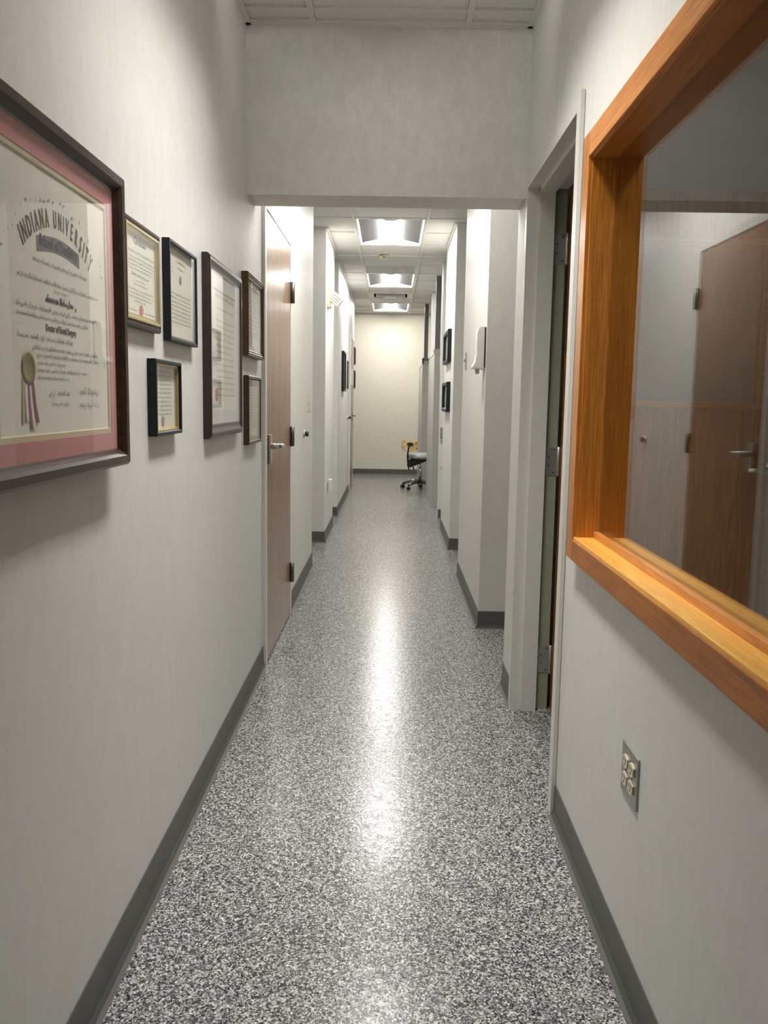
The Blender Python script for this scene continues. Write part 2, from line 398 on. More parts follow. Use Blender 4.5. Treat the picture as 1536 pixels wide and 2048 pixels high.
d1 = thing('door_1', (LX, 4.515, 0), 'closed brown veneer door in the left wall, nearest the diplomas', 'door', None, 'structure')
f = MB()
f.box(-.70, LX+.016, 3.985, 4.036, 0, 2.19, bev=.002); f.box(-.70, LX+.016, 4.985, 5.05, 0, 2.19, bev=.002); f.box(-.70, LX+.016, 4.034, 4.987, 2.142, 2.19, bev=.002)
f.build('door_frame', FRAME, d1)
MB().box(LX-.030, LX+.014, 4.040, 4.981, .010, 2.138, bev=.0015).build('door_leaf', DOORW, d1)
for z0, z1 in ((1.825, 1.940), (1.010, 1.122), (.205, .318)):
    MB().box(LX+.012, LX+.017, 4.975, 5.012, z0+.002, z1-.002).lathe([(.004, -.003), (.0125, 0), (.0125, z1-z0), (.004, z1-z0+.003)], (LX+.026, 4.992, z0), 2, 16).build('hinge', HINGED, d1)
lever(d1, 4.115, 1.055, LX+.014, 1, NICKEL)

d3 = thing('door_2', (-.58, 12.63, 0), 'closed brown door at the far end of the left wall', 'door', None, 'structure')
f = MB(); f.box(-.69, -.566, 12.12, 12.17, 0, 2.19); f.box(-.69, -.566, 13.09, 13.14, 0, 2.19); f.box(-.69, -.566, 12.17, 13.09, 2.14, 2.19)
f.build('door_frame', FRAME, d3)
MB().box(-.61, -.57, 12.175, 13.085, .01, 2.136).build('door_leaf', DOORW, d3)
lever(d3, 12.86, 1.055, -.57, -1, NICKEL)

# open oak door into the dark room
DX0, DY = .690, 3.425
d2 = thing('door_3', (DX0, 3.45, 0), 'oak door with a glass upper panel standing open into the dark room', 'door', None, 'structure')
f = MB()
# near jamb, far jamb, head: double rabbet profile
near = [(.521, 2.538), (.521, 2.586), (.567, 2.586), (.567, 2.602), (.628, 2.602), (.628, 2.586), (.655, 2.586), (.679, 2.586), (.679, 2.538), (.657, 2.538), (.657, 2.541), (.533, 2.541), (.533, 2.538)]
f.prism(near, 2, 0, 2.158)
far = [(.521, 3.507), (.521, 3.470), (.567, 3.470), (.567, 3.454), (.628, 3.454), (.628, 3.478), (.633, 3.478), (.633, 3.507)]
f.prism(far, 2, 0, 2.158)
head = [(.521, 2.158), (.521, 2.110), (.567, 2.110), (.567, 2.094), (.628, 2.094), (.628, 2.110), (.679, 2.110), (.679, 2.158)]
f.prism([(a, b) for a, b in head], 1, 2.586, 3.470)
f.mi = 1
f.prism([(.633, 3.478), (.633, 3.507), (.679, 3.507), (.679, 3.478)], 2, 0, 2.112)
f.build('door_frame', [FRAME, FRAME_SHADE], d2)
# leaf with a lite opening X .86-1.455, Z 1.285-1.905
LX0, LX1, LZ0, LZ1 = .80, 1.455, 1.290, 1.905
l = MB(); DX1 = DX0+.91
for (a, b, c, d) in [(DX0, LX0, .01, 2.10), (LX1, DX1, .01, 2.10), (LX0, LX1, .01, LZ0), (LX0, LX1, LZ1, 2.10)]: l.box(a, b, DY, DY+.044, c, d)
leaf = l.build('door_leaf', OAKD, d2)
bd = MB()
for yy, s_ in ((DY, -1), (DY+.044, 1)):
    y0, y1 = sorted((yy, yy+s_*.010))
    bd.box(LX0-.018, LX1+.018, y0, y1, LZ0-.018, LZ0+.010, bev=.003); bd.box(LX0-.018, LX1+.018, y0, y1, LZ1-.010, LZ1+.018, bev=.003)
    bd.box(LX0-.018, LX0+.010, y0, y1, LZ0+.010, LZ1-.010, bev=.003); bd.box(LX1-.010, LX1+.018, y0, y1, LZ0+.010, LZ1-.010, bev=.003)
bd.build('glazing_bead', OAKX, leaf)
MB().box(LX0, LX1, DY+.019, DY+.025, LZ0, LZ1).build('glass_pane', GLASS, leaf)
for z0, z1 in ((1.826, 1.942), (.990, 1.104), (.162, .278)):
    h = MB(); h.box(.634, .679, 3.4745, 3.4785, z0, z1, bev=.001); h.lathe([(.003, -.004), (.0075, 0), (.0075, z1-z0), (.003, z1-z0+.004)], (.683, 3.468, z0), 2, 14)
    ho = h.build('hinge', HINGEL, d2)
    for k, (xx, zz) in enumerate([(.668, .90), (.645, .65), (.645, .36), (.667, .10)]):
        MB().lathe([(.0045, 0), (.004, -.0012)], (xx, 3.4745, z0+(z1-z0)*zz), 1, 12).build('screw', SCREW, ho)
hd = MB(); hx = DX1-.07
hd.lathe([(.033, 0), (.033, -.012), (.026, -.016)], (hx, DY, 1.035), 1, 20); hd.lathe([(.013, 0), (.013, -.055)], (hx, DY, 1.035), 1, 14)
hd.tube([(hx, DY-.05, 1.035), (hx-.02, DY-.056, 1.035), (hx-.12, DY-.054, 1.031)], [.013, .012, .0105], 12)
hd.build('lever_handle', NICKEL, d2)

# ------------------------------------------------------------------ window
w = thing('window_1', (RX, 1.53, .88), 'oak framed interior window in the right wall looking into a dark room', 'window', None, 'structure')
CX0 = .505       # casing face
IY0, IY1, IZ0, IZ1 = .745, 2.325, .917, 1.914    # clear opening
MB().box(CX0, RX, IY1+.004, 2.398, .853, 1.983, bev=.002).build('jamb_casing', OAKV, w)
MB().box(CX0, RX, .672, IY0-.004, .853, 1.983, bev=.002).build('jamb_casing', OAKV, w)
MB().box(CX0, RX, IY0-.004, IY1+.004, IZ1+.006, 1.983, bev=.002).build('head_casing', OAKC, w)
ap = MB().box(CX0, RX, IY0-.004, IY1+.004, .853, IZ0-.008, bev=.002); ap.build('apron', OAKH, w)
# lining boards (reveal)
MB().box(CX0+.010, .655, IY1, IY1+.02, IZ0, IZ1, bev=.0015).build('jamb_lining', OAKV, w)
MB().box(CX0+.010, .655, IY0-.02, IY0, IZ0, IZ1, bev=.0015).build('jamb_lining', OAKV, w)
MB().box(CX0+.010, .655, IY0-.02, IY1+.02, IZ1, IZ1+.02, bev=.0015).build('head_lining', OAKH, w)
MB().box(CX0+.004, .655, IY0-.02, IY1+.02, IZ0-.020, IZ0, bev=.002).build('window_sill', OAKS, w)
GX0 = .580
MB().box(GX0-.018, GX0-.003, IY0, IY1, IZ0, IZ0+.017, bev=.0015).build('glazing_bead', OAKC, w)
MB().box(GX0-.003, GX0+.003, IY0, IY1, IZ0, IZ1).build('glass_pane', GLASS, w)
# casing on the room side
rc = MB(); rc.box(.655, .659, IY1, 2.398, .853, 1.983); rc.box(.655, .659, .672, IY0, .853, 1.983); rc.box(.655, .659, IY0, IY1, IZ1, 1.983); rc.box(.655, .659, IY0, IY1, .853, IZ0)
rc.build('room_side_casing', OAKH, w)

# ================================================================== CEILING FIXTURES
def troffer(y0, mat, label, baffle=False):
    x0, x1, y1 = GX[5]+.014, GX[6]-.014, y0+2*PY-.014; y0 += .014
    cx = (x0+x1)/2
    t = thing('ceiling_light', (cx, (y0+y1)/2, H), label, 'light', 'long troffer lights in the ceiling grid')
    h = MB(); D = .042; lw = .100; r_ = .012
    for a in ((x0, x0+r_, y0, y1), (x1-r_, x1, y0, y1), (x0+r_, x1-r_, y0, y0+r_), (x0+r_, x1-r_, y1-r_, y1)): h.box(*a, H-.003, H+.010)
    o4 = [(x0+r_, y0+r_), (x1-r_, y0+r_), (x1-r_, y1-r_), (x0+r_, y1-r_)]; i4 = [(x0+r_+.012, y0+r_+.02), (x1-r_-.012, y0+r_+.02), (x1-r_-.012, y1-r_-.02), (x0+r_+.012, y1-r_-.02)]
    for i in range(4):
        j = (i+1) % 4; h.face([(*o4[i], H-.002), (*o4[j], H-.002), (*i4[j], H+.016), (*i4[i], H+.016)])
    for ye, s_ in ((y0+.032, 1), (y1-.032, -1)):     # end plates slope in
        h.face([(x0+.024, ye, H+.014), (x1-.024, ye, H+.014), (x1-.024, ye+s_*.05, H+D+.012), (x0+.024, ye+s_*.05, H+D+.012)])
    h.box(x0, x1, y0, y1, H+.125, H+.135)
    h.build('housing', TROFF, t)
    n = 8
    for s_, xe in ((1, x0+.024), (-1, x1-.024)):
        p = MB(); prev = None
        for k in range(n+1):
            u = k/n; x = xe+s_*u*(abs(cx-xe)-lw); z = H+.014+(D-.014)*u**.85
            if prev:
                f = p.face([(prev[0], y0+.032, prev[1]), (x, y0+.032, z), (x, y1-.032, z), (prev[0], y1-.032, prev[1])]); f.smooth = True
            prev = (x, z)
        p.build('side_reflector', REFL, t)
    l = MB(); pr = []
    for k in range(17):
        a = math.pi*k/16; pr.append((cx-.099*math.cos(a), H+.044-.048*math.sin(a)))
    for k in range(16):
        (xa, za), (xb, zb) = pr[k], pr[k+1]
        f = l.face([(xa, y0+.06, za), (xa, y1-.06, za), (xb, y1-.06, zb), (xb, y0+.06, zb)]); f.smooth = True
    l.build('lens', mat, t)
    c = MB()
    for ya, yb in ((y0+.050, y0+.060), (y1-.060, y1-.050)):
        c.prism([(p_[0]*1.0, p_[1]-.001) for p_ in pr]+[(cx+.099, H+.055), (cx-.099, H+.055)], 1, ya, yb)
    for k, (ya, yb) in enumerate(((y0+.050, y0+.060), (y1-.060, y1-.050))):
        e = MB(); e.prism([(p_[0], p_[1]-.002) for p_ in pr]+[(cx+.099, H+.055), (cx-.099, H+.055)], 1, ya, yb); e.build('end_cap', TROFF, t)
    c.bm.free()
    if baffle:  # unseen baffles, added to keep light off the header and upper walls
        for k in range(8):
            yb = y0+.10+k*(y1-y0-.20)/7
            MB().box(x0+.03, x1-.03, yb-.002, yb+.002, H-.122, H-.008).build('added_cross_baffle', GRILLED, t)
        for k in range(7):
            xs = cx+(k-3)*.085
            MB().box(xs-.0015, xs+.0015, y0+.03, y1-.03, H-.078, H-.008).build('added_side_baffle', GRILLED, t)
    return t
lab = ['troffer light hidden just beyond the header', 'nearest visible troffer light, largest of the row on the corridor ceiling', 'second troffer light along the corridor, behind the grey return grille', 'furthest troffer light, beyond the square vent']
for y, s in zip(LIGHTS_F, lab): troffer(y, LENSC if y > 6 else LENSH, s)
troffer(NEAR_L0, LENSN, 'troffer light over the viewer, in front of the header', True)

xg0, xg1 = GX[5], GX[6]
g0, g1 = 7.2+4*PY, 7.2+5*PY
t = thing('return_grille', ((xg0+xg1)/2, (g0+g1)/2, H), 'plain grey return air grille set in the ceiling in front of the second light', 'vent')
b = MB()
for k in range(12):
    x = xg0+.03+k*(xg1-xg0-.06)/11; b.box(x-.003, x+.003, g0+.02, g1-.02, H+.004, H+.02)
for k in range(12):
    y = g0+.03+k*(g1-g0-.06)/11; b.box(xg0+.02, xg1-.02, y-.003, y+.003, H+.004, H+.02)
b.build('grid', GRILLE, t)
b = MB(); b.box(xg0+.013, xg1-.013, g0+.013, g1-.013, H+.02, H+.03); b.build('backing', GRILLE, t)
b = MB()
for a in ((xg0+.013, xg0+.03, g0+.013, g1-.013), (xg1-.03, xg1-.013, g0+.013, g1-.013), (xg0+.03, xg1-.03, g0+.013, g0+.03), (xg0+.03, xg1-.03, g1-.03, g1-.013)): b.box(*a, H-.002, H+.012)
b.build('rim', GRILLE, t)

v0, v1 = 7.2+8*PY, 7.2+9*PY; vcx, vcy = (xg0+xg1)/2, (v0+v1)/2
t = thing('air_vent', (vcx, vcy, H), 'square white stepped supply vent between the second and furthest lights', 'vent')
b = MB(); b.box(xg0+.013, xg1-.013, v0+.013, v1-.013, H+.11, H+.12)
for a in ((xg0+.066, xg0+.07, v0+.066, v1-.066), (xg1-.07, xg1-.066, v0+.066, v1-.066), (xg0+.07, xg1-.07, v0+.066, v0+.07), (xg0+.07, xg1-.07, v1-.07, v1-.066)): b.box(*a, H+.008, H+.11)
b.build('dark_throat', DARK, t)
b = MB()
for a in ((xg0+.013, xg0+.07, v0+.013, v1-.013), (xg1-.07, xg1-.013, v0+.013, v1-.013), (xg0+.07, xg1-.07, v0+.013, v0+.07), (xg0+.07, xg1-.07, v1-.07, v1-.013)): b.box(*a, H-.002, H+.01)
b.build('face_plate', TROFF, t)
for k, (ro, ri, zo, zi) in enumerate([(.205, .165, -.014, .04), (.150, .105, -.026, .03), (.085, .0, -.022, .0)]):
    b = MB(); c4o = [(vcx-ro, vcy-ro), (vcx+ro, vcy-ro), (vcx+ro, vcy+ro), (vcx-ro, vcy+ro)]; c4i = [(vcx-ri, vcy-ri), (vcx+ri, vcy-ri), (vcx+ri, vcy+ri), (vcx-ri, vcy+ri)]
    if ri == 0: b.box(vcx-ro, vcx+ro, vcy-ro, vcy+ro, H-.024, H-.018, bev=.002)
    else:
        for i in range(4):
            j = (i+1) % 4
            b.face([(*c4o[i], H+zo), (*c4o[j], H+zo), (*c4i[j], H+zi), (*c4i[i], H+zi)])
            b.face([(*c4o[i], H+zo-.004), (*c4i[i], H+zi-.004), (*c4i[j], H+zi-.004), (*c4o[j], H+zo-.004)])
            b.face([(*c4o[i], H+zo), (*c4o[i], H+zo-.004), (*c4o[j], H+zo-.004), (*c4o[j], H+zo)])
    b.build('louver_ring', TROFF, t)
for sx in (-1, 1):
    for sy in (-1, 1): MB().tube([(vcx+sx*.08, vcy+sy*.08, H-.02), (vcx+sx*.16, vcy+sy*.16, H+.03), (vcx+sx*.2, vcy+sy*.2, H+.115)], .004, 6).build('bracket', TROFF, t)

t = thing('smoke_detector', (-.093, 8.99, H), 'small round beige detector on the ceiling behind the nearest visible light', 'detector')
MB().lathe([(.048, 0), (.048, -.008), (.040, -.020), (.030, -.034), (.018, -.038)], (-.093, 8.99, H-.003), 2, 28).build('body', BEIGEP, t)
b = MB(); b.box(-.093-.014, -.093-.006, 8.944, 8.962, H-.032, H-.014); b.box(-.093+.006, -.093+.014, 8.944, 8.962, H-.032, H-.014); b.build('sensing_slot', BLACKP, t)

# ================================================================== LETTERING
def text_bm(s, size, extrude=.0002, bold=0.0, shear=0.0):
    cu = bpy.data.curves.new('lettering', 'FONT'); cu.body = s; cu.size = size; cu.align_x = 'CENTER'; cu.align_y = 'CENTER'
    cu.extrude = extrude; cu.offset = bold; cu.shear = shear; cu.resolution_u = 2
    o = bpy.data.objects.new('lettering', cu); COL.objects.link(o)
    dg = bpy.context.evaluated_depsgraph_get(); me = bpy.data.meshes.new_from_object(o.evaluated_get(dg))
    t = bmesh.new(); t.from_mesh(me); bpy.data.objects.remove(o); bpy.data.curves.remove(cu); bpy.data.meshes.remove(me)
    return t
# text drawn in (u,v): u -> +Y, v -> +Z, facing +X
TX = Matrix(((0, 0, 1, 0), (1, 0, 0, 0), (0, 1, 0, 0), (0, 0, 0, 1)))
def put_text(mb, s, x, y, z, size, bold=0, sx=1, rot=0, shear=0):
    t = text_bm(s, size, .0002, bold, shear)
    mb.merge(t, Matrix.Translation((x, y, z)) @ TX @ Matrix.Rotation(rot, 4, 'Z') @ Matrix.Diagonal((sx, 1, 1, 1)))
def scribble(mb, x, y0, y1, z, h, seed, weight=.16):
    """a line of small unreadable handwriting strokes"""
    r = random.Random(seed); y = y0
    while y < y1:
        wl = r.uniform(2.0, 5.5)*h; e = min(y+wl, y1)
        yy = y
        while yy < e:
            hh = h*r.choice((.45, .5, .55, .55, .9)); ww = h*weight*r.uniform(.8, 1.3); sl = .22*hh
            b0 = z-h*.25+(-.3*h if r.random() < .12 else 0)
            mb.face([(x, yy, b0), (x, yy+ww, b0), (x, yy+ww+sl, b0+hh), (x, yy+sl, b0+hh)])
            if r.random() < .7: mb.face([(x, yy, b0), (x, yy+h*.42, b0+hh*.35), (x, yy+h*.42, b0+hh*.35+ww*.6), (x, yy, b0+ww*.6)])
            yy += h*r.uniform(.34, .5)
        y = e+h*r.uniform(.5, .8)

# ================================================================== FRAMES ON THE LEFT WALL
def rail_frame(mb, y0, y1, z0, z1, prof, wall, sgn=1):
    """mitred moulding. prof: [(inward distance from the outer edge, depth from the wall)]"""
    def corner(d):
        return [(y0+d, z0+d), (y1-d, z0+d), (y1-d, z1-d), (y0+d, z1-d)]
    rows = [[mb.bm.verts.new((wall+sgn*h, *c)) for c in corner(d)] for d, h in prof]
    for i in range(len(rows)-1):
        for k in range(4):
            j = (k+1) % 4
            f = mb.bm.faces.new([rows[i][k], rows[i][j], rows[i+1][j], rows[i+1][k]] if sgn > 0 else [rows[i][k], rows[i+1][k], rows[i+1][j], rows[i][j]]); f.material_index = mb.mi
    for k in range(4):
        j = (k+1) % 4
        mb.bm.faces.new([rows[-1][k], rows[-1][j], rows[0][j], rows[0][k]] if sgn > 0 else [rows[-1][k], rows[0][k], rows[0][j], rows[-1][j]])
def picture(y0, y1, z0, z1, prof, fmat, label, matw=0, mmat=CREAM, paper=PAPER, lip=None, lines=(), wall=LX, sgn=1, seed=1, seal=None, heads=(), xp=.008, glass=True, group=None, inset=.0):
    t = thing('framed_certificate', (wall, (y0+y1)/2, z0), label, 'picture frame', group)
    fb = MB(); rail_frame(fb, y0, y1, z0, z1, prof, wall+sgn*.001, sgn)
    fb.build('frame', fmat, t)
    iw = prof[-1][0]
    a, b, c, d = y0+iw-.003, y1-iw+.003, z0+iw-.003, z1-iw+.003
    X = wall+sgn*xp
    if lip is not None:
        lb = MB(); rail_frame(lb, a+.002, b-.002, c+.002, d-.002, [(0, xp), (0, xp+.010), (.005, xp+.010), (.009, xp+.003), (.009, xp)], wall, sgn); lb.build('gilt_lip', lip, t)
    if matw:
        mbm = MB(); mbm.mi = 0
        rail_frame(mbm, a, b, c, d, [(0, xp), (0, xp+.003), (matw, xp+.003), (matw, xp)], wall, sgn); mbm.build('mat_board', mmat, t)
    pm = MB().box(min(X-sgn*.004, X), max(X-sgn*.004, X), a, b, c, d); po = pm.build('certificate', paper, t)
    if lines or heads:
        tb = MB(); xi = X+sgn*.0006
        W_, H_ = b-a, d-c
        for k, (u0, u1, v, hh) in enumerate(lines): scribble(tb, xi, a+u0*W_, a+u1*W_, c+v*H_, hh, seed*50+k)
        for (s, u, v, size) in heads: put_text(tb, s, xi, a+u*W_, c+v*H_, size)
        tb.build('printed_text', INKG, po)
    if seal:
        u, v, r_, sm = seal; yy, zz = a+u*(b-a), c+v*(d-c)
        MB().lathe([(r_, 0), (r_*.95, sgn*.0012)], (X+sgn*.0004, yy, zz), 0, 20).build('seal', sm, po)
    if glass:
        gx = X+sgn*.007
        MB().box(min(gx, gx+sgn*.002), max(gx, gx+sgn*.002), a, b, c, d).build('glass_pane', PICGLASS, t)
    return t

# --- the large diploma, built by hand
D0, D1, E0, E1 = 1.175, 1.822, 1.138, 1.724
t = thing('framed_diploma', (LX, 1.5, E0), 'large university diploma with rose mat in a dark walnut frame, nearest on the left wall', 'picture frame')
fb = MB()
rail_frame(fb, D0, D1, E0, E1, [(.020, 0), (.020, .020), (.012, .022), (.003, .024), (0.0, .028), (0, .036), (.006, .042), (.020, .041), (.026, .036), (.031, .030), (.036, .024), (.036, .006)], LX+.001)
fb.build('frame', WALNUT, t)
X = LX+.021
mb_ = MB(); rail_frame(mb_, D0+.033, D1-.033, E0+.033, E1-.033, [(0, .021), (0, .0255), (.036, .0255), (.036, .021)], LX); mb_.build('mat_board', PINK, t)
mb_ = MB(); rail_frame(mb_, D0+.068, D1-.068, E0+.068, E1-.068, [(0, .021), (0, .0245), (.010, .0245), (.012, .022), (.012, .021)], LX); mb_.build('inner_mat', CREAM, t)
po = MB().box(X-.004, X+.0008, D0+.05, D1-.05, E0+.05, E1-.05).build('certificate', PAPER, t)
xi = X+.0016; C0 = 1.508
tb = MB()
word = 'INDIANA UNIVERSITY'; n = len(word); R0 = .262; zc = 1.574-R0
widths = [.45 if ch == 'I' else (.55 if ch == ' ' else 1.0) for ch in word]; tot = sum(widths); acc = 0
for ch, wd in zip(word, widths):
    u = (acc+wd/2)/tot; acc += wd
    ang = (.5-u)*1.30
    if ch == ' ': continue
    sz = .040+.008*abs(u-.5)*2
    put_text(tb, ch, xi, C0-R0*math.sin(ang), zc+R0*math.cos(ang), sz, .0004, .50, ang)
tb.build('university_heading', INK, po)
bn = MB(); pts = []
for k in range(21):
    u = k/20; pts.append((1.412+u*.190, 1.510+.010*math.sin(u*math.pi)))
for k in range(20): bn.face([(xi-.0004, *pts[k]), (xi-.0004, *pts[k+1]), (xi-.0004, pts[k+1][0], pts[k+1][1]+.025), (xi-.0004, pts[k][0], pts[k][1]+.025)])
bn.build('heading_band', INKB, po)
tb = MB(); put_text(tb, 'School of Dentistry', xi, 1.507, 1.531, .025, .0009, .84)
tb.build('school_heading', INK, po)
tb = MB()
put_text(tb, 'Doctor of Dental Surgery', xi, 1.507, 1.392, .0155, .0003, .85)
tb.build('degree_line', INK, po)
tb = MB()
for k, (a, b, z, h_) in enumerate([(1.395, 1.635, 1.497, .009), (1.335, 1.694, 1.466, .009), (1.476, 1.545, 1.455, .007), (1.327, 1.690, 1.421, .009), (1.327, 1.634, 1.407, .009), (1.327, 1.556, 1.373, .009), (1.384, 1.692, 1.357, .008),
                                   (1.399, 1.686, 1.345, .008), (1.399, 1.517, 1.333, .007), (1.398, 1.628, 1.321, .008), (1.399, 1.538, 1.309, .007)]): scribble(tb, xi, a, b, z, h_, 90+k)
for k, (a, b, z, h_) in enumerate([(1.445, 1.535, 1.284, .013), (1.585, 1.687, 1.287, .015), (1.455, 1.533, 1.266, .010), (1.583, 1.688, 1.263, .015)]): scribble(tb, xi, a, b, z, h_, 200+k, .10)
# ornament sprigs round the arch
ob = tb; r = random.Random(3)
for k in range(30):
    a_ = (k/29-.5)*1.75; rr_ = R0+.030+r.uniform(-.004, .010); yy, zz = C0+rr_*math.sin(a_), zc+rr_*math.cos(a_)
    q = [(xi, yy+.006*math.cos(r.uniform(0, 6.28))+.0005*j, zz+.004*math.sin(r.uniform(0, 6.28))) for j in range(3)]
    ob.face(q)
tb.build('body_text', INKG, po)
tb = MB(); scribble(tb, xi, 1.441, 1.578, 1.438, .0145, 320, .22); tb.build('name_line', INK, po)
sl = MB().lathe([(.0265, 0), (.0265, .001), (.020, .0016), (.019, .001), (.004, .0014)], (X+.0010, 1.364, 1.323), 0, 36).build('gold_seal', GOLDS, po)
for (pts, mat) in [([(1.343, 1.310), (1.340, 1.27), (1.337, 1.236)], RIBC), ([(1.353, 1.305), (1.352, 1.27), (1.353, 1.240)], RIBW), ([(1.360, 1.303), (1.362, 1.265), (1.368, 1.226)], RIBR), ([(1.367, 1.303), (1.371, 1.262), (1.378, 1.226)], RIBW), ([(1.378, 1.303), (1.383, 1.268), (1.393, 1.236)], RIBR)]:
    rb = MB()
    for k in range(len(pts)-1):
        (a0, z0), (a1, z1) = pts[k], pts[k+1]
        rb.face([(X+.0012+.0006*k, a0-.005, z0), (X+.0012+.0006*k, a0+.005, z0), (X+.0018+.0006*k, a1+.005, z1), (X+.0018+.0006*k, a1-.005, z1)])
    rb.build('ribbon', mat, sl)
MB().box(X+.0075, X+.0095, D0+.033, D1-.033, E0+.033, E1-.033).build('glass_pane', PICGLASS, t)

ln = [(.1, .9, .74, .006), (.08, .92, .68, .005), (.08, .92, .64, .005), (.08, .9, .60, .005), (.1, .88, .56, .005), (.25, .75, .50, .008), (.35, .65, .44, .005), (.3, .7, .40, .005), (.12, .9, .34, .005), (.12, .9, .30, .005), (.12, .85, .26, .005), (.3, .65, .22, .005), (.06, .35, .12, .006), (.62, .92, .12, .006)]
narrow = lambda w, d: [(0, 0), (0, d*.7), (.004, d), (w*.45, d), (w*.6, d*.8), (w, d*.55), (w, .004)]
GRP = 'certificates on the left wall'
picture(1.880, 2.176, 1.437, 1.674, [(0, 0), (0, .014), (.004, .018), (.010, .019), (.014, .016), (.017, .012), (.017, .004)], WALNUT, 'brown framed certificate with gilt lip and a red seal, next to the large diploma', matw=.016, mmat=GOLDLIP, lip=GOLDLIP, lines=ln, heads=[('Certificate', .5, .86, .022)], xp=.011, seed=3, seal=(.5, .13, .014, REDINK), group=GRP)
picture(2.262, 2.578, 1.428, 1.688, [(0, 0), (0, .018), (.002, .0195), (.007, .0195), (.010, .016), (.014, .013), (.014, .004)], BLACK, 'black framed certificate, upper of two black frames on the left wall', lines=[(.35, .7, .87, .010), (.4, .65, .80, .007), (.1, .22, .78, .006), (.1, .22, .73, .006)]+[(.12, .9, .5-.045*k, .006) for k in range(8)], xp=.008, seed=4, seal=(.5, .68, .012, INKG), group=GRP)
picture(2.105, 2.362, 1.184, 1.374, [(0, 0), (0, .0205), (.002, .022), (.008, .022), (.010, .020), (.010, .004)], BLACK, 'small black shadow-box certificate hanging below the other black frame', matw=.010, lip=GOLDLIP, lines=[(.1, .8, .88-.062*k, .0055) for k in range(11)], xp=.006, seed=5, seal=(.45, .16, .013, INKG), group=GRP)
picture(2.728, 3.316, 1.150, 1.730, [(0, 0), (0, .018), (.004, .022), (.010, .025), (.018, .0255), (.024, .023), (.032, .020), (.042, .018), (.046, .017), (.046, .004)], MAHOG, 'tall dark mahogany framed diploma between the black frames and the bronze frames', matw=.05, mmat=PAPERW, lines=[(.2, .85, .86, .018), (.25, .8, .78, .010)]+[(.2, .85, .70-.042*k, .008) for k in range(13)], xp=.014, seed=6, seal=(.2, .20, .022, REDINK), group=GRP)
picture(3.446, 3.862, 1.450, 1.778, [(0, 0), (0, .024), (.004, .027), (.007, .023), (.012, .026), (.016, .022), (.022, .022), (.030, .014), (.030, .004)], BRONZE, 'bronze framed certificate beside the brown door, upper of the bronze pair', matw=.02, mmat=PAPERW, lines=[(.12, .9, .88-.06*k, .008) for k in range(12)], xp=.012, seed=7, group=GRP)
picture(3.480, 3.812, 1.092, 1.374, [(0, 0), (0, .020), (.003, .022), (.012, .022), (.015, .016), (.020, .012), (.020, .004)], BRONZED, 'narrow dark bronze certificate beside the lever door, lower of the bronze pair', matw=.018, mmat=CREAM, lines=[(.12, .9, .9-.05*k, .006) for k in range(15)], xp=.012, seed=8, group=GRP)
# far left wall frames
G2 = 'frames along the far left wall'
WL2 = -.58
picture(10.12, 10.58, 1.385, 1.850, [(0, 0), (0, .026), (.004, .029), (.018, .029), (.024, .022), (.024, .006)], BLACK, 'black framed picture with white mat on the far left wall, nearer the viewer', matw=.08, mmat=PAPERW, paper=PAPERW, wall=WL2, seed=9, group=G2)
picture(11.33, 11.58, 1.43, 1.79, [(0, 0), (0, .012), (.004, .014), (.018, .014), (.024, .010), (.024, .004)], BLACK, 'smaller black frame on the far left wall, just before the far door', matw=.03, xp=.004, glass=False, mmat=PAPERW, paper=PAPERW, wall=WL2, seed=10, group=G2)
picture(13.17, 13.40, 1.82, 2.08, [(0, 0), (0, .026), (.004, .030), (.022, .030), (.026, .02), (.026, .006)], WALNUT, 'small brown frame beyond the far door, upper of two', matw=.03, mmat=PAPERW, wall=WL2, seed=11, group=G2)
picture(13.17, 13.40, 1.46, 1.73, [(0, 0), (0, .026), (.004, .030), (.022, .030), (.026, .02), (.026, .006)], WALNUT, 'small brown frame beyond the far door, lower of two', matw=.03, mmat=PAPERW, wall=WL2, seed=12, group=G2)
tag(MB().box(-.5695, -.5670, 12.19, 12.92, 1.50, 1.735).build('paper_notice', PAPERW), 'white paper notice on the far left door', 'notice')
tag(MB().box(-.5695, -.560, 12.40, 12.62, 1.79, 1.93, bev=.002).build('door_plaque', HINGEL), 'small grey plaque on the far left door above the white notice', 'sign')
# right wall frames
G3 = 'black frames on the right wall stub'
for (z0, z1, s, sd) in ((1.630, 1.920, 'black frame on the right wall stub, upper of two', 13), (1.188, 1.458, 'black frame on the right wall stub, lower of two', 14)):
    picture(7.69, 8.36, z0, z1, [(0, 0), (0, .028), (.005, .034), (.03, .034), (.035, .024), (.035, .006)], BLACK, s, matw=.05, mmat=GREYP, paper=PAPERW, wall=.53, sgn=-1, seed=sd, group=G3)

# ================================================================== SMALL WALL FITTINGS
def plate(name, x, sgn, y, z, w_, h_, mat, label, cat, toggles=1, tmat=None):
    t = thing(name, (x, y, z), label, cat)
    MB().box(min(x, x+sgn*.006), max(x, x+sgn*.006), y-w_/2, y+w_/2, z-h_/2, z+h_/2, bev=.002).build('cover_plate', mat, t)
    for k in range(toggles):
        yy = y+(k-(toggles-1)/2)*.046
        MB().box(min(x+sgn*.005, x+sgn*.016), max(x+sgn*.005, x+sgn*.016), yy-.005, yy+.005, z-.004, z+.014, bev=.0015).build('toggle', tmat or mat, t)
    return t
plate('light_switch', LX, 1, 6.25, 1.258, .118, .118, IVORY, 'ivory double light switch on the left wall at the passage corner', 'light switch', 2)
plate('light_switch', .52, -1, 6.03, 1.562, .072, .118, STEELP, 'steel switch plate on the right wall behind the white dispenser', 'light switch', 1)

